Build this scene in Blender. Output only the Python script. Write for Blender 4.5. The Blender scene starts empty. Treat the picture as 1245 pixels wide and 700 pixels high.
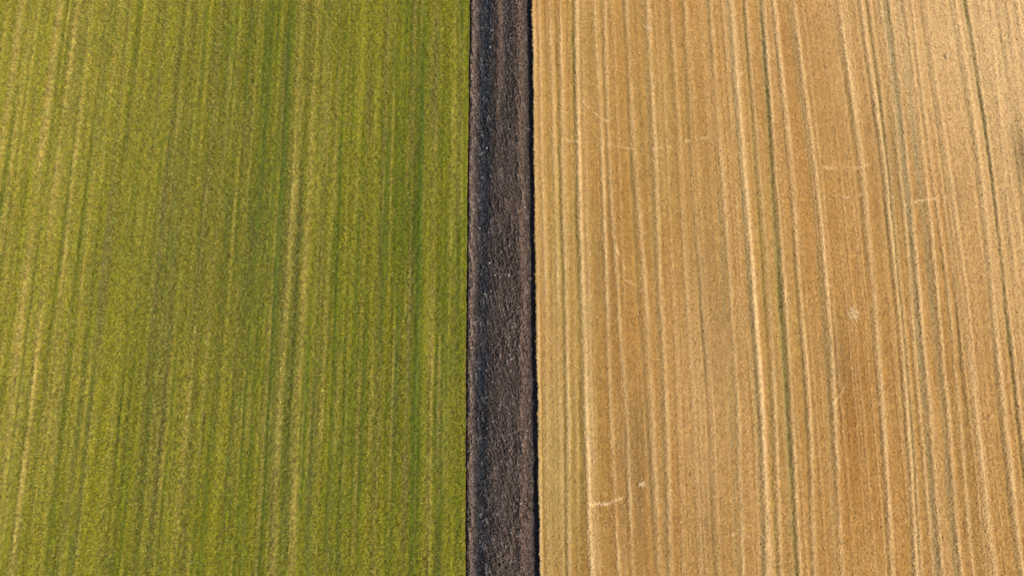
import bpy, math
import numpy as np

# ------------------------------------------------------------------ scene, camera, sky, sun, exposure
scene = bpy.context.scene
H = 63.0                      # drone height above the fields, metres
TILT = math.radians(10.8)     # camera tips forward from straight down
YAW = math.radians(0.287)
HFOV = math.radians(73.0)

cam_data = bpy.data.cameras.new("camera")
cam = bpy.data.objects.new("camera", cam_data)
scene.collection.objects.link(cam)
scene.camera = cam
cam.location = (0, 0, H)
cam.rotation_euler = (TILT, 0, -YAW)
cam_data.sensor_fit = 'HORIZONTAL'
cam_data.angle = HFOV
cam_data.clip_start = 0.5
cam_data.clip_end = 12000

SUN_ELEV = math.radians(38)
SUN_AZ = math.radians(97)     # compass, clockwise from +Y: light comes from the right of the picture
world = bpy.data.worlds.new("World")
scene.world = world
world.use_nodes = True
wn = world.node_tree
for n in list(wn.nodes):
    wn.nodes.remove(n)
sky = wn.nodes.new('ShaderNodeTexSky')
sky.sky_type = 'NISHITA'
sky.sun_disc = False
sky.sun_elevation = SUN_ELEV
sky.sun_rotation = SUN_AZ
bg = wn.nodes.new('ShaderNodeBackground')
bg.inputs['Strength'].default_value = 0.11
wo = wn.nodes.new('ShaderNodeOutputWorld')
wn.links.new(sky.outputs[0], bg.inputs[0])
wn.links.new(bg.outputs[0], wo.inputs[0])

sun_data = bpy.data.lights.new("sun", 'SUN')
sun_data.energy = 3.6
sun_data.angle = math.radians(0.5)
sun_data.color = (1.0, 0.955, 0.88)
sun = bpy.data.objects.new("sun", sun_data)
scene.collection.objects.link(sun)
sun.rotation_euler = (math.radians(90) - SUN_ELEV, 0, math.pi - SUN_AZ)
sun.location = (60, -8, 60)

scene.view_settings.view_transform = 'Standard'
scene.view_settings.look = 'None'
scene.view_settings.gamma = 1
scene.view_settings.use_curve_mapping = False
scene.view_settings.exposure = 0.55
scene.render.engine = 'CYCLES'
scene.cycles.max_bounces = 4
scene.cycles.diffuse_bounces = 2
scene.cycles.filter_width = 1.5

# ------------------------------------------------------------------ helpers
rng = np.random.default_rng(11)

def ground_xy(px, py):
    """where the sight line through a pixel of the 1245x700 photograph meets the ground"""
    px = np.asarray(px, float); py = np.asarray(py, float)
    f = 622.5 / math.tan(HFOV / 2)
    x = (px - 622.5) / f; y = (350 - py) / f
    c, s = math.cos(TILT), math.sin(TILT)
    dx, dy, dz = x, y * c + s, y * s - c
    cy, sy = math.cos(-YAW), math.sin(-YAW)
    wx, wy = dx * cy - dy * sy, dx * sy + dy * cy
    t = H / -dz
    return wx * t, wy * t

YS = np.array([30., 190., 350., 510., 670.])
def track(xs, ys=None):
    """x of a line on the ground as a function of y, from where it crosses five rows of the photograph"""
    ys = YS if ys is None else np.array(ys, float)
    gx, gy = ground_xy(np.array(xs, float), ys)
    o = np.argsort(gy)
    gx, gy = gx[o], gy[o]
    # straight run-outs past the traced part
    s0 = (gx[1] - gx[0]) / (gy[1] - gy[0]) * .5; s1 = (gx[-1] - gx[-2]) / (gy[-1] - gy[-2]) * .5
    gx = np.concatenate([[gx[0] - s0 * 30], gx, [gx[-1] + s1 * 30]])
    gy = np.concatenate([[gy[0] - 30], gy, [gy[-1] + 30]])
    fine = np.linspace(gy[0], gy[-1], 400)
    v = np.interp(fine, gy, gx)
    k = np.hanning(75); k /= k.sum()
    v = np.convolve(np.pad(v, 37, mode='reflect', reflect_type='odd'), k, 'valid')
    return lambda y: np.interp(y, fine, v)

def _hash(i, j, seed):
    h = (i.astype(np.int64) * 374761393 + j.astype(np.int64) * 668265263 + seed * 1442695041) & 0xffffffff
    h = ((h ^ (h >> 13)) * 1274126177) & 0xffffffff
    h = (h ^ (h >> 16)) & 0xffffffff
    h = (h * 2246822519) & 0xffffffff
    h = (h ^ (h >> 15)) & 0xffffff
    return h / float(0xffffff)

def noise(x, y, sx, sy, seed):
    """smooth value noise, -1..1, cells sx by sy metres"""
    u, v = x / sx, y / sy
    iu, iv = np.floor(u), np.floor(v)
    fu, fv = u - iu, v - iv
    fu = fu * fu * (3 - 2 * fu); fv = fv * fv * (3 - 2 * fv)
    a = _hash(iu, iv, seed); b = _hash(iu + 1, iv, seed)
    c = _hash(iu, iv + 1, seed); d = _hash(iu + 1, iv + 1, seed)
    return ((a * (1 - fu) + b * fu) * (1 - fv) + (c * (1 - fu) + d * fu) * fv) * 2 - 1

def lumps(x, y, s, seed):
    """irregular clumps: three turned lattices added up"""
    return .75 * (noise(.82 * x + .57 * y, .82 * y - .57 * x, s, s, seed) + noise(.38 * x - .92 * y, .38 * y + .92 * x, s * 1.17, s * 1.17, seed + 1) * .8
                  + noise(.97 * x + .24 * y, .97 * y - .24 * x, s * .62, s * .62, seed + 2) * .55)

def bump(d, w):
    return np.exp(-(d / w) ** 2)

def blob(x, y, px, py, rx, ry):
    gx, gy = ground_xy(px, py)
    return np.exp(-((x - gx) / rx) ** 2 - ((y - gy) / ry) ** 2)

def mix(a, b, t):
    t = np.clip(t, 0, 1)[:, None]
    return a * (1 - t) + np.asarray(b)[None, :] * t

def build(name, co, faces_quads, faces_tris, col, mat, smooth_quads=True):
    me = bpy.data.meshes.new(name)
    nq, nt = len(faces_quads), len(faces_tris)
    me.vertices.add(len(co))
    me.vertices.foreach_set('co', co.astype(np.float32).ravel())
    loops = np.concatenate([faces_quads.ravel(), faces_tris.ravel()]).astype(np.int32)
    me.loops.add(len(loops))
    me.loops.foreach_set('vertex_index', loops)
    me.polygons.add(nq + nt)
    starts = np.concatenate([np.arange(nq) * 4, nq * 4 + np.arange(nt) * 3]).astype(np.int32)
    me.polygons.foreach_set('loop_start', starts)
    sm = np.zeros(nq + nt, bool); sm[:nq] = smooth_quads
    me.polygons.foreach_set('use_smooth', sm)
    if col is not None:
        at = me.attributes.new('tint', 'FLOAT_COLOR', 'POINT')
        rgba = np.ones((len(co), 4), np.float32); rgba[:, :3] = np.clip(col, 0, 1)
        at.data.foreach_set('color', rgba.ravel())
    me.update(calc_edges=True)
    me.materials.append(mat)
    o = bpy.data.objects.new(name, me)
    scene.collection.objects.link(o)
    return o

def grid_faces(nx, ny):
    i = np.arange(nx - 1)[None, :] + np.arange(ny - 1)[:, None] * nx
    i = i.ravel()
    return np.stack([i, i + 1, i + nx + 1, i + nx], 1)

def plant_material(name, rough, grain, lo, hi, spec=0.2):
    """colour of each plant piece or patch of soil (mesh attribute) broken up by procedural noise"""
    m = bpy.data.materials.new(name); m.use_nodes = True
    nt = m.node_tree; N = nt.nodes; L = nt.links
    p = N['Principled BSDF']
    a = N.new('ShaderNodeAttribute'); a.attribute_name = 'tint'
    tc = N.new('ShaderNodeNewGeometry')
    nz = N.new('ShaderNodeTexNoise'); nz.inputs['Scale'].default_value = grain; nz.inputs['Detail'].default_value = 3
    L.new(tc.outputs['Position'], nz.inputs['Vector'])
    mr = N.new('ShaderNodeMapRange'); mr.inputs['From Min'].default_value = .3; mr.inputs['From Max'].default_value = .7
    mr.inputs['To Min'].default_value = lo; mr.inputs['To Max'].default_value = hi
    L.new(nz.outputs['Fac'], mr.inputs['Value'])
    mx = N.new('ShaderNodeVectorMath'); mx.operation = 'SCALE'
    L.new(a.outputs['Color'], mx.inputs[0]); L.new(mr.outputs[0], mx.inputs['Scale'])
    L.new(mx.outputs[0], p.inputs['Base Color'])
    p.inputs['Roughness'].default_value = rough
    p.inputs['Specular IOR Level'].default_value = spec
    return m

X0, X1, Y0, Y1 = -61.0, 61.0, -22.0, 51.0     # the modelled part of the fields, wider than the picture
edge_left = track([571, 568.5, 567, 566, 565.5])
edge_right = track([647.5, 649, 651.5, 654, 656])

def rag_left(y):
    return edge_left(y) + .03 * noise(y, y * 0, .35, 1, 5) + .035 * noise(y, y * 0, 2.3, 1, 6)
def rag_right(y):
    return edge_right(y) + .045 * noise(y, y * 0, .35, 1, 7) + .05 * noise(y, y * 0, 2.2, 1, 8)

# ------------------------------------------------------------------ ground: one sheet out to the horizon, let down under the modelled fields
def far_ground():
    m = bpy.data.materials.new("farmland"); m.use_nodes = True
    nt = m.node_tree; N = nt.nodes; L = nt.links
    p = N['Principled BSDF']; p.inputs['Roughness'].default_value = .95; p.inputs['Specular IOR Level'].default_value = .1
    g = N.new('ShaderNodeNewGeometry')
    sep = N.new('ShaderNodeSeparateXYZ'); L.new(g.outputs['Position'], sep.inputs[0])
    mp = N.new('ShaderNodeMapping'); mp.inputs['Scale'].default_value = (1.3, .03, 1)
    L.new(g.outputs['Position'], mp.inputs[0])
    nz = N.new('ShaderNodeTexNoise'); nz.inputs['Scale'].default_value = 1.0; nz.inputs['Detail'].default_value = 5
    L.new(mp.outputs[0], nz.inputs['Vector'])
    def ramp(c0, c1):
        r = N.new('ShaderNodeValToRGB')
        r.color_ramp.elements[0].position = .35; r.color_ramp.elements[0].color = (*c0, 1)
        r.color_ramp.elements[1].position = .65; r.color_ramp.elements[1].color = (*c1, 1)
        L.new(nz.outputs['Fac'], r.inputs[0]); return r
    green = ramp((.085, .085, .012), (.18, .155, .03)); straw = ramp((.26, .15, .05), (.44, .29, .12)); soil = ramp((.03, .025, .022), (.07, .05, .04))
    def step(at):
        s = N.new('ShaderNodeMath'); s.operation = 'GREATER_THAN'; s.inputs[1].default_value = at
        L.new(sep.outputs[0], s.inputs[0]); return s
    ya = np.array([10.]); a, b = step(float(edge_left(ya)[0])), step(float(edge_right(ya)[0]))
    m1 = N.new('ShaderNodeMixRGB'); L.new(a.outputs[0], m1.inputs[0]); L.new(green.outputs[0], m1.inputs[1]); L.new(soil.outputs[0], m1.inputs[2])
    m2 = N.new('ShaderNodeMixRGB'); L.new(b.outputs[0], m2.inputs[0]); L.new(m1.outputs[0], m2.inputs[1]); L.new(straw.outputs[0], m2.inputs[2])
    L.new(m2.outputs[0], p.inputs['Base Color'])
    xs = [-4000, -400, X0 + .4, X0 + .5, X1 - .5, X1 - .4, 400, 4000]
    ys = [-4000, -400, Y0 + .4, Y0 + .5, Y1 - .5, Y1 - .4, 400, 4000]
    co = []
    for j, y in enumerate(ys):
        for i, x in enumerate(xs):
            inside = 3 <= i <= 4 and 3 <= j <= 4
            co.append((x, y, -1.2 if inside else -.03))
    o = build("ground", np.array(co, float), grid_faces(8, 8), np.zeros((0, 3), int), None, m, False)
    o['kind'] = 'structure'; o['label'] = 'farmland running out to the horizon around the fields'
far_ground()

# ------------------------------------------------------------------ green crop, left
# (crossing points, half width in m, strength, kind)
GREEN_LINES = [
    ([23, 1, -22, -44, -66], .35, .9, 'T'), ([70, 50, 30, 13, -5], .32, 1.2, 'T'), ([91, 72, 52, 37, 17], .34, .95, 'T'),
    ([108, 91, 75, 66, 52], .3, .6, 'T'), ([130, 114, 100, 92, 76], .3, .45, 'T'), ([44, 25, 5, -12, -30], .22, .4, 'T'),
    ([78, 60, 40, 24, 6], .2, .6, 'G'), ([33, 12, -10, -30, -50], .2, .6, 'G'),
    ([184, 166, 148, 130, 113], .25, .6, 'Y'), ([154, 140, 124, 108, 92], .25, .5, 'S'), ([146, 131, 114, 97, 80], .22, .6, 'Y'),
    ([226, 212, 198, 184, 171], .16, .6, 'T'), ([219, 205, 190, 176, 163], .3, .45, 'S'), ([247, 234, 221, 211, 200], .28, .6, 'Y'),
    ([236, 223, 209, 196, 184], .35, .5, 'S'), ([268, 256, 240, 232, 222], .3, .5, 'S'), ([282, 272, 262, 246, 236], .25, .4, 'G'),
    ([300, 290, 280, 268, 258], .25, .35, 'Y'), ([316, 308, 301, 292, 284], .2, .4, 'Y'),
    ([330, 321, 311, 300, 290], .42, .8, 'G'), ([342, 333, 324, 314, 306], .2, .5, 'Y'), ([352, 343, 335, 326, 318], .33, .8, 'G'),
    ([362, 352, 344, 333, 326], .16, .5, 'S'),
    ([366.5, 358, 350, 339, 333], .30, 1.25, 'T'), ([376, 368, 361, 350, 345], .26, .5, 'S'), ([386, 379, 371, 361, 356], .3, 1.15, 'T'),
    ([396, 391, 386, 380, 374], .26, .8, 'G'), ([401, 396, 392, 386, 381], .22, .5, 'S'), ([408, 402, 396, 392, 386], .24, .35, 'Y'),
    ([420, 416, 410, 408, 401], .32, .55, 'G'), ([441, 436, 429, 422, 418], .3, .55, 'Y'), ([452, 447, 440, 434, 430], .26, .3, 'S'),
    ([462, 457, 451, 445, 443], .24, .55, 'Y'), ([480, 473, 471, 466, 464], .18, .6, 'Y'), ([472, 466, 460, 454, 452], .25, .35, 'S'),
    ([490, 485, 481, 478, 475], .4, .5, 'G'), ([504, 502, 499, 494, 490], .26, .7, 'S'), ([517.5, 513, 509, 508, 506], .34, .8, 'G'),
    ([530, 528, 523, 522, 520], .34, .75, 'T'), ([541, 538, 533.5, 534, 533], .24, .75, 'G'), ([551, 550, 546, 546, 548], .4, .5, 'Y'),
    
]
GREEN_LINES = [(track(a), b, c, d) for a, b, c, d in GREEN_LINES]

def green_fields(x, y):
    """amounts of straw-coloured, deep green, thin/soil and yellow plants at ground points"""
    lean = 0.0
    T = np.zeros_like(x); G = np.zeros_like(x); S = np.zeros_like(x); Y = np.zeros_like(x)
    wob = .05 * noise(x, y, 2.5, 7.0, 21) + .025 * noise(x, y, .5, .9, 22)
    for k, (f, w, s, kind) in enumerate(GREEN_LINES):
        d = x - f(y) + wob
        near = np.abs(d) < 3.2 * w
        if not near.any():
            continue
        a = np.clip(.74 + .50 * noise(x[near], y[near], 50, 7.0, 100 + k) + .15 * noise(x[near], y[near], 60, 1.6, 200 + k), 0, 1.3) * s * 1.0 * bump(d[near], w)
        (T if kind == 'T' else G if kind == 'G' else S if kind == 'S' else Y)[near] += a
    a = noise(x + wob, y, .27, 18, 31); b = noise(x + wob, y, .62, 30, 32); c = noise(x + wob, y, 2.4, 28, 33); d = noise(x, y, .22, 2.5, 34)
    f2 = noise(x + .5 * wob, y, .16, 9, 39)
    f3 = noise(x + .5 * wob, y, .21, 26, 139)
    st = .80 * a + .60 * b + .30 * c + .12 * d + .50 * f2 + .60 * f3
    Y += np.clip(st, 0, 1) * .85
    G += np.clip(-st, 0, 1) * .85
    e = noise(x + wob, y, .36, 16, 35) + .4 * noise(x, y, 1.5, 7, 36)
    S += np.clip(e - .3, 0, 1) * .6
    t2 = noise(x + wob, y, .22, 26, 37) + .3 * noise(x, y, .6, 4.2, 38)
    T += np.clip(t2 - .28, 0, 1) * .85
    # broad differences across the field
    left = blob(x, y, 60, 60, 17, 22)
    T += .45 * left * (.6 + .6 * a); Y += .42 * left
    Y += .3 * blob(x, y, 430, 60, 5.0, 20)
    G += .30 * blob(x, y, 320, 60, 3.5, 18) + .35 * blob(x, y, 495, 220, 3.0, 13) + .30 * blob(x, y, 400, 500, 3.5, 12) + .3 * blob(x, y, 505, 520, 2.2, 9)
    S += .30 * blob(x, y, 250, 330, 8, 14) + .08
    G *= 1 - .35 * left
    G += .16 * blob(x, y, 230, 250, 11, 12)
    T += .2 * blob(x, y, 20, 520, 5, 14)
    return T, G, S, Y

OLIVE = np.array([.226, .202, .0100])
def green_color(x, y, extra=0.0):
    T, G, S, Y = green_fields(x, y)
    c = np.repeat(OLIVE[None, :], len(x), 0)
    c = mix(c, (.305, .272, .019), Y * .80)
    c = mix(c, (.078, .112, .007), G * .76)
    c = mix(c, (.165, .135, .046), S * .62)
    c = mix(c, (.430, .310, .068), T * .66)
    return c, (T, G, S, Y)

def make_green():
    dx, dy = .10, .105
    ny = int((Y1 - Y0) / dy) + 1
    ys = np.linspace(Y0, Y1, ny)
    nx = int((0 - X0) / dx)
    xe = rag_left(ys)
    frac = np.linspace(0, 1, nx)
    gx = X0 + (xe[:, None] - X0) * frac[None, :]
    gy = np.repeat(ys[:, None], nx, 1)
    x, y = gx.ravel(), gy.ravel()
    c, (T, G, S, Y) = green_color(x, y)
    clump = lumps(x, y, .22, 41)
    z = .048 * clump + .012 * noise(x, y, .6, .9, 42) + .045 * noise(x, y, .36, 18, 43) + .07 * (T - .3) + .04 * G - .05 * S
    # between the plants earth and dead leaves show, with shade painted into the gaps
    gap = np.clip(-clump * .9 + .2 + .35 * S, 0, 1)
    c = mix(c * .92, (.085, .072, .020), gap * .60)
    co = np.stack([x, y, z], 1)
    # bank at the edge of the crop
    n0 = len(co)
    wall = np.stack([xe + .03, ys, np.full(ny, -.5)], 1)
    last = np.arange(ny) * nx + nx - 1
    wi = n0 + np.arange(ny)
    rim = wi + ny
    quads = np.concatenate([grid_faces(nx, ny), np.stack([rim[:-1], wi[:-1], wi[1:], rim[1:]], 1)])
    co = np.concatenate([co, wall, co[last]]); c = np.concatenate([c, np.repeat([[.07, .035, .02]], 2 * ny, 0)])
    # leaves and stems
    n = 620000
    lx = rng.uniform(X0, 0, n); ly = rng.uniform(Y0, Y1, n)
    keep = lx < rag_left(ly) - .02
    lx, ly = lx[keep], ly[keep]
    lc, (T, G, S, Y) = green_color(lx, ly)
    plant = lumps(lx, ly, .22, 41)
    lc = lc * (1 + .16 * noise(lx, ly, .28, .38, 46) + .20 * noise(lx, ly, .17, .2, 47))[:, None]
    tone = noise(lx, ly, .30, .42, 48)
    lc = lc * np.stack([1 + .13 * tone, 1 + 0 * tone, 1 - .1 * tone], 1)
    w = .80 + .25 * G + .2 * Y - .35 * S + .55 * plant
    keep = rng.uniform(0, 1, len(lx)) < w
    lx, ly, lc, T, G, S, plant = lx[keep], ly[keep], lc[keep], T[keep], G[keep], S[keep], plant[keep]
    n = len(lx)
    tris_co = []; tris_col = []
    per = 3
    for k in range(per):
        az = rng.uniform(0, 2 * np.pi, n)
        up = rng.uniform(.25, .95, n)
        ln = rng.uniform(.10, .24, n)
        wd = rng.uniform(.025, .055, n)
        ca, sa = np.cos(az), np.sin(az)
        bz = .00 + .05 * (T - .3) + .055 * plant
        z0 = bz - .02
        b1 = np.stack([lx - sa * wd * .5, ly + ca * wd * .5, z0], 1)
        b2 = np.stack([lx + sa * wd * .5, ly - ca * wd * .5, z0], 1)
        tip = np.stack([lx + ca * ln * np.cos(up), ly + sa * ln * np.cos(up), z0 + .03 + ln * np.sin(up) * .8], 1)
        v = rng.uniform(.70, 1.40, n)[:, None]
        col = lc * v
        q = rng.uniform(0, 1, n)
        dead = q < .10
        col[dead] = np.array([.34, .24, .085]) * v[dead]
        fresh = q > .90
        col[fresh] = col[fresh] * np.array([.82, 1.05, .9])
        pale = (q > .86) & (q < .885)
        col[pale] = np.array([.40, .36, .13]) * v[pale]
        tris_co.append(np.stack([b1, b2, tip], 1)); tris_col.append(np.repeat(col[:, None, :], 3, 1))
    tc = np.concatenate(tris_co).reshape(-1, 3); tl = np.concatenate(tris_col).reshape(-1, 3)
    tri = np.arange(len(tc)).reshape(-1, 3) + len(co)
    co = np.concatenate([co, tc]); c = np.concatenate([c, tl])
    m = plant_material("crop_leaves", .85, 5.0, .72, 1.30, .05)
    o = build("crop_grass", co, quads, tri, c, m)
    o['kind'] = 'stuff'; o['label'] = 'green and yellowish young crop sown in long rows left of the dark strip'
make_green()

# ------------------------------------------------------------------ stubble field, right
STRAW_LINES = [
    # pale rows of straw: P; dark wheel tracks and painted shade left of straw rows: D; weedy tracks: W; wide grey-green tracks: B; pinkish worn: K
    ([649.3, 650.8, 653.3, 656, 657.8], .10, .9, 'P'),
    ([656, 659, 663.5, 664.5, 666.5], .13, .75, 'P'), ([668.6, 674.5, 678, 681, 684], .16, .55, 'P'), ([682, 684, 688, 691, 692], .15, .75, 'P'),
    ([675, 679.5, 684, 686.5, 687], .13, .7, 'W'), ([662, 665, 669, 672, 674], .16, .5, 'D'),
    ([701.5, 703.5, 708, 713, 719], .18, 1.05, 'P'), ([696, 698.5, 702.5, 705.5, 707], .16, .85, 'W'), ([709, 711, 716, 720, 727], .22, .3, 'P'),
    ([723.5, 732, 738, 743, 751.5], .15, .8, 'P'), ([729, 737, 745, 749, 757], .15, .4, 'D'), ([736, 740, 751, 762, 769], .16, .6, 'P'),
    ([731, 735, 741, 753, 761], .14, .4, 'D'), ([758, 765.5, 775, 786, 795], .17, 1.0, 'D'), ([763, 771, 785, 794, 801], .2, .65, 'P'),
    ([789, 797, 802, 812, 815], .18, .85, 'P'), ([783, 790, 796, 805, 809], .2, .4, 'B'), ([805, 811, 818, 826, 830], .14, .4, 'P'),
    ([817, 828, 834, 844, 850], .16, .5, 'P'), ([829, 838, 849, 862, 866], .17, .8, 'D'), ([834, 841, 852, 868, 873], .16, .35, 'P'),
    ([861, 869, 880, 889, 894], .15, .55, 'B'), ([865.5, 876, 888, 898.6, 902], .17, .85, 'P'),
    ([886, 898.5, 910, 922, 926], .17, .7, 'B'), ([891, 903, 915.5, 928, 932], .19, 1.1, 'P'), ([880, 892, 902, 919, 921], .12, .5, 'P'),
    ([904.5, 917, 927.5, 936.5, 943], .16, .9, 'W'), ([909, 922, 935, 943, 948], .15, .75, 'P'),
    ([926, 937, 946.5, 957.5, 966], .19, 1.35, 'W'), ([926.5, 937.5, 947.5, 956, 962], .33, .55, 'B'), ([930.5, 942, 954, 963.5, 971], .14, .9, 'P'),
    ([940, 956, 967, 980, 984], .14, .6, 'D'), ([944, 962, 972, 986, 989], .17, .85, 'P'),
    ([962, 984, 998, 1009, 1014], .2, .5, 'B'), ([968.5, 990, 1006, 1016, 1021.5], .18, .95, 'P'),
    ([1015, 1040, 1054, 1069, 1077], .17, .7, 'D'), ([1023, 1047, 1061, 1075, 1083], .19, .95, 'P'),
    ([1045, 1070, 1084, 1099, 1107], .15, .7, 'D'), ([1050.5, 1075, 1090, 1105, 1112], .16, 1.1, 'P'),
    ([1056.5, 1077.8, 1092, 1108, 1115], .13, 1.0, 'W'), ([1061, 1081, 1095, 1111, 1118], .14, .6, 'P'),
    ([1073, 1094, 1106, 1119, 1131], .13, .65, 'P'), ([1078.5, 1099, 1111.5, 1125, 1137], .28, 1.0, 'B'), ([1085, 1103, 1117, 1131, 1143], .15, .9, 'P'),
    ([1097, 1114, 1131.5, 1147, 1159], .30, .85, 'B'), ([1104, 1123, 1139, 1153, 1166], .16, .95, 'P'),
    ([1111, 1130.5, 1153, 1167, 1180], .14, .75, 'P'), ([1121.5, 1145, 1160.5, 1172, 1186], .15, .85, 'D'), ([1129, 1151, 1175, 1188, 1206], .2, .75, 'P'),
    ([1158.5, 1185, 1201, 1215, 1232], .16, .7, 'D'), ([1166, 1191, 1207, 1221, 1239], .2, .85, 'P'),
    ([1176.7, 1202, 1220, 1236, 1253], .14, 1.15, 'W'), ([1181, 1206, 1224, 1241, 1258], .12, .75, 'P'),
    ([1214.5, 1236, 1250, 1262, 1275], .17, .7, 'D'), ([1207, 1219, 1236, 1250, 1264], .15, .55, 'P'), ([1229, 1248, 1264, 1280, 1296], .2, .6, 'P'),
    ([1240, 1262, 1280, 1296, 1312], .2, .6, 'P'),
]
STRAW_LINES = [(track(a), b, c, d) for a, b, c, d in STRAW_LINES]
# faint zigzag trails of straw dropped across the rows: runs of pixels
TRAILS = [
    [(672, 168), (692, 172), (720, 174), (735, 175), (748, 178), (765, 181), (790, 182), (810, 180), (835, 172), (860, 167)],
    [(706, 122), (716, 133), (727, 142), (738, 148)],
    [(1000, 204), (1020, 204), (1042, 204), (1060, 200)],
    [(752, 332), (760, 340), (768, 346)],
    [(714, 612), (735, 612), (752, 606), (770, 600)],
    [(1195, 512), (1208, 504), (1220, 498)],
    [(1012, 490), (1022, 480), (1026, 470)],
    [(748, 300), (756, 320), (764, 340), (778, 352)], [(990, 245), (1010, 238), (1030, 240), (1052, 236)], [(1100, 250), (1120, 243), (1150, 240)],
    [(890, 95), (905, 88), (925, 90)], [(870, 655), (895, 648), (915, 655)], [(660, 205), (672, 201), (686, 203)],
]

def trail_amount(x, y):
    r = np.zeros_like(x)
    for t in TRAILS:
        g = [ground_xy(a, b) for a, b in t]
        for (ax, ay), (bx, by) in zip(g[:-1], g[1:]):
            m = (x > min(ax, bx) - 1) & (x < max(ax, bx) + 1) & (y > min(ay, by) - 1) & (y < max(ay, by) + 1)
            if not m.any(): continue
            px, py = x[m], y[m]
            dx, dy = bx - ax, by - ay
            tt = np.clip(((px - ax) * dx + (py - ay) * dy) / (dx * dx + dy * dy), 0, 1)
            d = np.hypot(px - ax - tt * dx, py - ay - tt * dy) + .10 * noise(px, py, .6, .5, 78)
            r[m] = np.maximum(r[m], bump(d, .11))
    return r * np.clip(.45 + 1.0 * noise(x, y, .55, .5, 77), 0, 1)

def bend(x, y):
    """the rows bow slightly to the right in mid picture"""
    return x * .00001 * (y - 14) ** 2 * 1.6 * np.clip(x / 10, 0, 1)

def straw_fields(x, y):
    P = np.zeros_like(x); D = np.zeros_like(x); W = np.zeros_like(x); B = np.zeros_like(x)
    wob = .04 * noise(x, y, 3.5, 4.6, 51) + .022 * noise(x, y, .8, .9, 52)
    for k, (f, w, s, kind) in enumerate(STRAW_LINES):
        d = x - f(y) + wob
        w = w * (1.12 if kind == 'P' else 1.0)
        near = np.abs(d) < 3.2 * w
        if not near.any(): continue
        a = np.clip(.88 + .35 * noise(x[near], y[near], 90, 6.0, 300 + k) + .2 * noise(x[near], y[near], 90, 1.0, 400 + k), .1, 1.3) * s * bump(d[near], w)
        (P if kind == 'P' else D if kind == 'D' else W if kind == 'W' else B)[near] += a
    u = x + bend(x, y) + wob
    a = noise(u, y, .30, 34, 61); b = noise(u, y, .75, 40, 62); c = noise(u, y, 2.0, 36, 63)
    f2 = noise(u, y, .16, 22, 64)
    st = .52 * a + .45 * b + .35 * c + .48 * f2
    P += np.clip(st - .05, 0, 1.2) * .50
    D += np.clip(-st - .05, 0, 1) * .55
    tr = trail_amount(x, y)
    P += tr * .95
    return P, D, W, B, c

def straw_color(x, y):
    P, D, W, B, c2 = straw_fields(x, y)
    c = np.repeat(np.array([[.520, .270, .071]]), len(x), 0)
    rust = (.8 * blob(x, y, 1035, 520, 3.2, 10) + .75 * blob(x, y, 765, 260, 3.4, 12) + .6 * blob(x, y, 700, 640, 6, 6) + .5 * blob(x, y, 960, 120, 3, 10)
            + .7 * blob(x, y, 745, 480, 3.5, 10) + .45 * blob(x, y, 800, 620, 4, 7) + .45 * blob(x, y, 990, 60, 3, 8) + .35 * blob(x, y, 1180, 560, 2.5, 9) + .5 * blob(x, y, 1150, 350, 2, 10))
    rust = rust * (.85 + .3 * c2) + .28 * noise(x, y, 1.6, 4.5, 71) + .18 * noise(x, y, .7, 1.8, 72)
    c = mix(c, (.430, .195, .038), rust * .92)
    low = .35 * np.clip((20 - y) / 30, 0, 1) * np.clip((30 - x) / 25, 0, 1)
    c = mix(c, (.330, .180, .045), low * 1.25)
    olive = .6 * blob(x, y, 690, 330, 3, 16) + .55 * blob(x, y, 680, 600, 3, 9) + .35 * blob(x, y, 800, 200, 5, 14) + .25 * blob(x, y, 940, 350, 3, 14) + .3 * blob(x, y, 720, 30, 4, 8)
    olive = olive + .14 * noise(x, y, .9, 7, 73)
    c = mix(c, (.420, .290, .070), olive * .75)
    pale = .9 * blob(x, y, 1245, 60, 11, 18) + .35 * blob(x, y, 1100, 20, 14, 12) + .35 * blob(x, y, 1230, 330, 4, 12) + .3 * blob(x, y, 860, 480, 3, 12)
    c = mix(c, (.790, .515, .225), pale * .75)
    brown = .45 * blob(x, y, 860, 350, 2.2, 11) + .8 * blob(x, y, 775, 560, 1.2, 7) + .5 * blob(x, y, 1080, 200, 1.5, 8) + .5 * blob(x, y, 860, 640, 1.2, 6) + 1.1 * blob(x, y, 1243, 195, .9, 3.4) + .5 * blob(x, y, 1020, 440, 1.6, 4) + .5 * blob(x, y, 735, 330, 1.5, 7) + .6 * blob(x, y, 1165, 235, .5, 1.5)
    c = mix(c, (.250, .150, .056), brown * (.62 + .3 * noise(x, y, .35, 3.0, 172)))
    c = mix(c, (.270, .165, .050), D * .60)
    c = mix(c, (.310, .245, .110), B * .70)
    c = mix(c, (.190, .155, .034), W * (.56 + .16 * noise(x, y, 60, 6.0, 171)))
    c = mix(c, (.900, .610, .270), P * .58)
    return c, (P, D, W, B)

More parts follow.
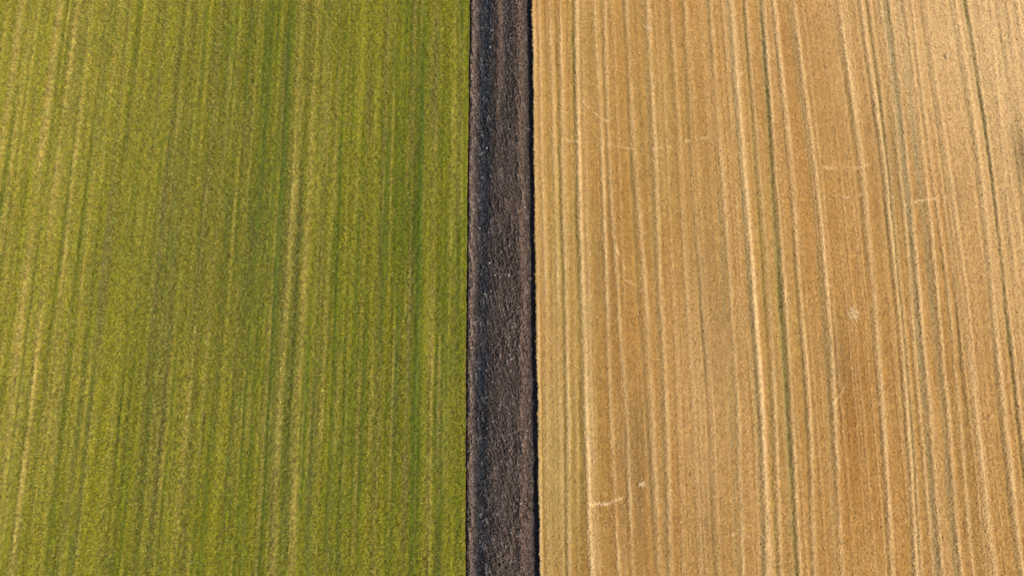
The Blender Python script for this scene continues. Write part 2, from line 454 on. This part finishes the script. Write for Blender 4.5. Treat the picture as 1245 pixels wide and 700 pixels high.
def make_stubble():
    dx, dy = .095, .10
    ny = int((Y1 - Y0) / dy) + 1
    ys = np.linspace(Y0, Y1, ny)
    nx = int(X1 / dx)
    xe = rag_right(ys)
    frac = np.linspace(0, 1, nx)
    gx = xe[:, None] + (X1 - xe[:, None]) * frac[None, :]
    gy = np.repeat(ys[:, None], nx, 1)
    x, y = gx.ravel(), gy.ravel()
    c, (P, D, W, B) = straw_color(x, y)
    z = .010 * noise(x, y, .2, .22, 81) + .010 * noise(x, y, .45, .5, 82) + .05 * P - .03 * D - .045 * W - .02 * B
    g = noise(x, y, .19, .2, 83)
    c = mix(c * .95, (.260, .150, .055), np.clip(.05 + .4 * g, 0, 1) * .40)
    co = np.stack([x, y, z], 1)
    n0 = len(co)
    wall = np.stack([xe - .05, ys, np.full(ny, -.6)], 1)
    first = np.arange(ny) * nx
    wi = n0 + np.arange(ny)
    quads = np.concatenate([grid_faces(nx, ny), np.stack([wi[:-1], first[:-1], first[1:], wi[1:]], 1)])
    co = np.concatenate([co, wall]); c = np.concatenate([c, np.repeat([[.10, .062, .035]], ny, 0)])
    C = [co]; CC = [c]; tri = []; base = len(co)
    # standing stubs
    n = 620000
    lx = rng.uniform(0, X1, n); ly = rng.uniform(Y0, Y1, n)
    row = .25
    lx = np.round(lx / row) * row + rng.normal(0, .05, n)
    keep = (lx > rag_right(ly) + .01) & (lx < X1)
    lx, ly = lx[keep], ly[keep]
    lc, (P, D, W, B) = straw_color(lx, ly)
    keep = rng.uniform(0, 1, len(lx)) < .8 - .5 * D - .4 * W - .4 * B + .25 * noise(lx, ly, .25, .25, 84)
    lx, ly, lc, P, W, D = lx[keep], ly[keep], lc[keep], P[keep], W[keep], D[keep]
    n = len(lx)
    az = rng.uniform(0, 2 * np.pi, n); h = rng.uniform(.03, .08, n) * (1 + .3 * P); wd = rng.uniform(.02, .045, n)
    ca, sa = np.cos(az), np.sin(az); tl = rng.uniform(0, .5, n) * h; ta = rng.uniform(0, 2 * np.pi, n)
    z0 = .05 * P - .04 * D - .04 * W
    b1 = np.stack([lx - ca * wd, ly - sa * wd, z0 - .03], 1); b2 = np.stack([lx + ca * wd, ly + sa * wd, z0 - .03], 1)
    tp = np.stack([lx + np.cos(ta) * tl, ly + np.sin(ta) * tl, z0 + h], 1)
    v = rng.uniform(.82, 1.25, n)[:, None]
    C.append(np.stack([b1, b2, tp], 1).reshape(-1, 3)); CC.append(np.repeat((lc * v)[:, None, :], 3, 1).reshape(-1, 3))
    # loose straws lying about, thick on the pale rows
    n = 900000
    lx = rng.uniform(0, X1, n); ly = rng.uniform(Y0, Y1, n)
    keep = (lx > rag_right(ly) + .02)
    lx, ly = lx[keep], ly[keep]
    lc, (P, D, W, B) = straw_color(lx, ly)
    keep = rng.uniform(0, 1, len(lx)) < .40 + .7 * P - .3 * D - .3 * W - .2 * B + .35 * noise(lx, ly, .3, .3, 85)
    lx, ly, lc, P, W, D = lx[keep], ly[keep], lc[keep], P[keep], W[keep], D[keep]
    n = len(lx)
    az = rng.uniform(0, 2 * np.pi, n); ln = rng.uniform(.08, .24, n); wd = rng.uniform(.012, .034, n); el = rng.normal(.12, .22, n)
    ca, sa = np.cos(az), np.sin(az)
    z0 = .04 + .09 * P * rng.uniform(.3, 1, n) - .04 * D
    b1 = np.stack([lx - sa * wd, ly + ca * wd, z0], 1); b2 = np.stack([lx + sa * wd, ly - ca * wd, z0], 1)
    tp = np.stack([lx + ca * ln, ly + sa * ln, z0 + ln * np.sin(el)], 1)
    v = rng.uniform(.86, 1.20, n)[:, None]
    bright = rng.uniform(0, 1, n)
    col = lc * v
    q = bright < .10
    col[q] = col[q] * .45 + np.array([.70, .50, .26]) * .62
    q = bright > .992
    col[q] = np.array([.26, .13, .05])
    C.append(np.stack([b1, b2, tp], 1).reshape(-1, 3)); CC.append(np.repeat(col[:, None, :], 3, 1).reshape(-1, 3))
    # weeds in the worn tracks
    n = 500000
    lx = rng.uniform(0, X1, n); ly = rng.uniform(Y0, Y1, n)
    keep = (lx > rag_right(ly) + .05); lx, ly = lx[keep], ly[keep]
    P, D, W, B, _ = straw_fields(lx, ly)
    ww = .75 * np.clip(W - .25, 0, 2) * np.clip(.6 + .8 * noise(lx, ly, 60, 6.0, 171), .1, 1.3) + .25 * np.clip(B - .4, 0, 1) + .9 * blob(lx, ly, 1243, 192, .9, 3.8) * (noise(lx, ly, .5, .8, 86) > -.4)
    keep = rng.uniform(0, 1, len(lx)) < ww * (.5 + .5 * noise(lx, ly, 90, 1.5, 87))
    lx, ly = lx[keep], ly[keep]; n = len(lx)
    az = rng.uniform(0, 2 * np.pi, n); ln = rng.uniform(.06, .16, n); wd = rng.uniform(.02, .04, n)
    ca, sa = np.cos(az), np.sin(az)
    b1 = np.stack([lx - sa * wd, ly + ca * wd, np.full(n, -.03)], 1); b2 = np.stack([lx + sa * wd, ly - ca * wd, np.full(n, -.03)], 1)
    tp = np.stack([lx + ca * ln * .8, ly + sa * ln * .8, ln * .7], 1)
    v = rng.uniform(.6, 1.4, n)[:, None]
    C.append(np.stack([b1, b2, tp], 1).reshape(-1, 3)); CC.append(np.repeat((np.array([[.130, .125, .018]]) * v)[:, None, :], 3, 1).reshape(-1, 3))
    co = np.concatenate(C); c = np.concatenate(CC)
    tri = np.arange(base, len(co)).reshape(-1, 3)
    m = plant_material("stubble_straw", .8, 4.0, .88, 1.12, .06)
    o = build("stubble", co, quads, tri, c, m)
    o['kind'] = 'stuff'; o['label'] = 'golden cut stubble with pale straw rows and wheel tracks right of the dark strip'
make_stubble()

# ------------------------------------------------------------------ ploughed strip
left_bank = track([574.5, 573, 572, 571.5, 571]); band_c = track([591, 588.5, 587, 585.5, 585])
ridge_a = track([606.5, 605, 604, 603, 602]); band_d = track([617, 612, 610, 608, 606]); ridge_b = track([631, 632.5, 634, 634.5, 635])
furrow_e = track([643, 644.5, 647, 649.5, 651]); ridge_m = track([621, 621, 619, 617, 614])

def strip_shape(x, y):
    xl, xr = edge_left(y), edge_right(y)
    top = 1 / (1 + np.exp(-(y - 30) / 3.0))              # the far stretch was turned differently
    mid = noise(y, y * 0, 7, 1, 90) * .5 + .5
    wob = .08 * noise(x, y, 1.2, 1.4, 91) + .05 * noise(x, y, .4, .4, 92)
    X = x + wob
    z = -.24 + 0 * x
    z += .20 * bump(X - left_bank(y), .34)
    z -= .12 * bump(x - xl - .04, .07)
    z -= .12 * bump(X - band_c(y), .60)
    z += (.13 * top + .03) * bump(X - ridge_a(y), .33)
    z -= .09 * top * bump(X - band_d(y), .40)
    z += .07 * (1 - top) * bump(X - ridge_m(y), .7)
    z += .15 * bump(X - ridge_b(y), .45)
    z -= (.11 + .06 * noise(x, y, .8, 1.1, 191)) * bump(X - furrow_e(y) - .05, .34)
    z += np.where(x > xr - .12, -.06, 0)
    return z, top, X

def make_strip():
    d = .042
    ny = int((Y1 - Y0) / .046) + 1
    ys = np.linspace(Y0, Y1, ny)
    a = edge_left(ys) - .25; b = edge_right(ys) + .25
    nx = int(7.0 / d)
    fr = np.linspace(0, 1, nx)
    gx = (a[:, None] + (b - a)[:, None] * fr[None, :]).ravel(); gy = np.repeat(ys[:, None], nx, 1).ravel()
    z, top, X = strip_shape(gx, gy)
    # clods: rounded lumps thrown slantwise by the plough
    sx = gx + .45 * gy
    l1 = .5 + .5 * noise(gx, sx, .22, .26, 93) + .3 * noise(gx - .3 * gy, gy, .31, .24, 193); l2 = 1 - np.abs(noise(gx + .3 * gy, gy - .25 * gx, .17, .15, 94)); l3 = noise(gx, gy, .09, .1, 95)
    rough = .75 + .35 * noise(gx, gy, 1.2, 2.5, 96)
    smooth = bump(X - furrow_e(gy), .4) * .6
    z += (.16 * (l1 - .5) + .17 * (l2 - .5) + .05 * l3) * rough * (1 - smooth)
    z += .035 * noise(gx, gy, .5, 1.2, 97)
    c = np.repeat(np.array([[.086, .056, .040]]), len(gx), 0)
    t1 = noise(gx, gy, .5, 4, 98) * .5 + noise(gx, gy, .2, .3, 99) * .5
    c = mix(c, (.040, .029, .023), .40 + .7 * t1)
    c = mix(c, (.175, .112, .076), 1.0 * bump(X - left_bank(gy), .30))
    c = mix(c, (.140, .082, .054), (.85 * top) * bump(X - ridge_a(gy), .30))
    c = mix(c, (.145, .086, .055), (.78 + .25 * noise(gx, gy, 3, 5, 101)) * bump(X - ridge_b(gy), .42))
    c = mix(c, (.017, .023, .030), (.90 + .2 * top + .2 * noise(gx, gy, 3, 4, 102)) * bump(X - band_c(gy), .78))   # furrow shade painted in blue-black, on top of darker moist soil
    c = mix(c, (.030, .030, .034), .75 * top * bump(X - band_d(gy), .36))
    c = mix(c, (.018, .021, .026), .6 * bump(X - furrow_e(gy) - .06, .30))  # shadow below the stubble edge, deepened in the soil colour
    c = mix(c, (.060, .022, .014), .8 * bump(gx - edge_left(gy) - .03, .08))
    dry = np.clip(l2 * 1.3 + .6 * l1 - 1.45 + .15 * l3, 0, 1) * (1 - .6 * smooth)
    c = mix(c, (.260, .215, .175), dry * 1.1)
    quads = grid_faces(nx, ny)
    co = [np.stack([gx, gy, z], 1)]; cc = [c]; tri = []
    # loose clods and crumbs
    n = 26000
    px = rng.uniform(0, 1, n); py = rng.uniform(Y0, Y1, n)
    px = edge_left(py) + .15 + px * (edge_right(py) - edge_left(py) - .30)
    pz, _, Xp = strip_shape(px, py)
    r = rng.uniform(.018, .060, n) * (1 + .9 * (rng.uniform(0, 1, n) > .93))
    octv = np.array([[1, 0, 0], [-1, 0, 0], [0, 1, 0], [0, -1, 0], [0, 0, 1], [0, 0, -1]], float)
    octf = np.array([[0, 2, 4], [2, 1, 4], [1, 3, 4], [3, 0, 4], [2, 0, 5], [1, 2, 5], [3, 1, 5], [0, 3, 5]])
    ang = rng.uniform(0, np.pi, n); ca, sa = np.cos(ang), np.sin(ang)
    st = rng.uniform(.7, 1.35, (n, 6, 1))
    v = octv[None] * st * r[:, None, None]
    vx = v[..., 0] * ca[:, None] - v[..., 1] * sa[:, None]; vy = v[..., 0] * sa[:, None] + v[..., 1] * ca[:, None]
    v = np.stack([vx + px[:, None], vy + py[:, None], v[..., 2] * .8 + pz[:, None] + .045 + .3 * r[:, None]], -1)
    k = rng.uniform(0, 1, n)
    colr = np.where(k[:, None] < .60, [[.076, .050, .037]], np.where(k[:, None] < .93, [[.140, .104, .080]], [[.25, .215, .175]])) * rng.uniform(.7, 1.25, n)[:, None]
    moist_shade = np.clip(1.3 * bump(Xp - band_c(py), .8) + bump(Xp - furrow_e(py), .4), 0, 1)[:, None]  # clods lying in the furrows: painted shade together with moist soil
    colr = colr * (1 - .5 * moist_shade)
    nb = len(gx)
    co.append(v.reshape(-1, 3)); cc.append(np.repeat(colr[:, None, :], 6, 1).reshape(-1, 3))
    tri = (octf[None] + (np.arange(n) * 6)[:, None, None]).reshape(-1, 3) + nb
    m = plant_material("ploughed_earth", .95, 8.0, .55, 1.5, .08)
    o = build("ploughed_soil", np.concatenate(co), quads, tri, np.concatenate(cc), m)
    o['kind'] = 'structure'; o['label'] = 'dark ploughed strip of cloddy earth between the two fields'
make_strip()

# ------------------------------------------------------------------ pale stones on the ploughed strip
def stone_mesh(seed, r):
    import bmesh
    bm = bmesh.new()
    bmesh.ops.create_icosphere(bm, subdivisions=2, radius=1)
    g = np.random.default_rng(seed)
    axes = g.normal(size=(7, 3)); axes /= np.linalg.norm(axes, axis=1)[:, None]; cut = g.uniform(.62, .9, 7)
    sc = np.array([1.0, g.uniform(.65, .85), g.uniform(.5, .7)])
    for v in bm.verts:
        p = np.array(v.co)
        for a, c in zip(axes, cut):
            d = p @ a
            if d > c: p = p - a * (d - c)
        p = p * sc * r
        v.co = p
    me = bpy.data.meshes.new("pale_stone"); bm.to_mesh(me); bm.free()
    return me

sm = bpy.data.materials.new("pale_stone"); sm.use_nodes = True
N, L = sm.node_tree.nodes, sm.node_tree.links
tc = N.new('ShaderNodeTexCoord'); nz = N.new('ShaderNodeTexNoise'); nz.inputs['Scale'].default_value = 14; nz.inputs['Detail'].default_value = 5
rp = N.new('ShaderNodeValToRGB'); rp.color_ramp.elements[0].color = (.17, .15, .12, 1); rp.color_ramp.elements[1].color = (.46, .43, .37, 1)
rp.color_ramp.elements[0].position = .3; rp.color_ramp.elements[1].position = .7
L.new(tc.outputs['Object'], nz.inputs['Vector']); L.new(nz.outputs['Fac'], rp.inputs[0]); L.new(rp.outputs[0], N['Principled BSDF'].inputs['Base Color'])
N['Principled BSDF'].inputs['Roughness'].default_value = .85
STONES = [(597, 36, .11), (595.5, 56, .12), (591.5, 179, .12), (595, 319, .11), (579, 186, .07), (583, 277, .09), (578.5, 126, .08), (589, 357, .10),
          (591, 450, .09), (619, 431, .09), (599, 464, .08), (619, 547, .08), (590, 532, .07), (600, 512, .07), (586, 300, .07), (633, 612, .11)]
kinds = [stone_mesh(s, 1.0) for s in (1, 2, 3, 4)]
for k in kinds:
    k.materials.append(sm)
for i, (px, py, r) in enumerate(STONES):
    gx, gy = ground_xy(px, py)
    zz, _, _ = strip_shape(np.array([gx]), np.array([gy]))
    o = bpy.data.objects.new("pale_stone", kinds[i % 4])
    scene.collection.objects.link(o)
    o.location = (float(gx), float(gy), float(zz[0]) + .05 + r * .3)
    o.scale = (r, r, r); o.rotation_euler = (0, 0, i * 1.7)
    o['label'] = 'small pale stone lying among the dark clods of the ploughed strip'
    o['category'] = 'stone'; o['group'] = 'pale stones scattered on the ploughed strip'

# ------------------------------------------------------------------ clumps of dropped straw on the stubble
def straw_clump(px, py, rx, ry, n, label, rot=0.0):
    gx, gy = ground_xy(px, py)
    g = np.random.default_rng(int(px * 7 + py))
    x = np.clip(g.normal(0, .5, n), -.95, .95) * rx; y = np.clip(g.normal(0, .5, n), -.95, .95) * ry
    az = g.uniform(0, 2 * np.pi, n); ln = g.uniform(.08, .2, n); w = g.uniform(.008, .018, n)
    h = .05 * np.exp(-(x / rx) ** 2 - (y / ry) ** 2) * g.uniform(.1, 1, n) + .05
    ca, sa = np.cos(az), np.sin(az); el = g.normal(0, .25, n)
    a = np.stack([x - ca * ln - sa * w, y - sa * ln + ca * w, h - ln * el], 1); b = np.stack([x - ca * ln + sa * w, y - sa * ln - ca * w, h - ln * el], 1)
    c = np.stack([x + ca * ln + sa * w, y + sa * ln - ca * w, h + ln * el], 1); d = np.stack([x + ca * ln - sa * w, y + sa * ln + ca * w, h + ln * el], 1)
    co = np.stack([a, b, c, d], 1).reshape(-1, 3)
    v = g.uniform(.8, 1.15, n)[:, None]
    col = np.repeat((np.array([[.80, .53, .25]]) * v)[:, None, :], 4, 1).reshape(-1, 3)
    q = np.arange(4 * n).reshape(-1, 4)
    o = build("straw_clump", co, q, np.zeros((0, 3), int), col, clump_mat, False)
    o.location = (float(gx), float(gy), .03); o.rotation_euler = (0, 0, rot)
    o['label'] = label; o['category'] = 'straw clump'; o['group'] = 'clumps of dropped straw on the stubble'
clump_mat = plant_material("dropped_straw", .6, 6, .9, 1.1)
straw_clump(1038, 381, .50, .70, 100, 'loose pale straw clump at the upper end of the rusty patch, right of centre')
straw_clump(1151.5, 68, .14, .50, 80, 'short slanting straw clump near the upper right corner of the stubble', -.5)
straw_clump(780, 588, .30, .26, 34, 'small straw clump beside the dark brown smear low in the stubble')
straw_clump(734, 612, .60, .14, 44, 'thin straw wisp lying crosswise near the bottom left of the stubble')
straw_clump(788, 34, .40, .24, 56, 'straw clump on a pale row at the top left of the stubble')
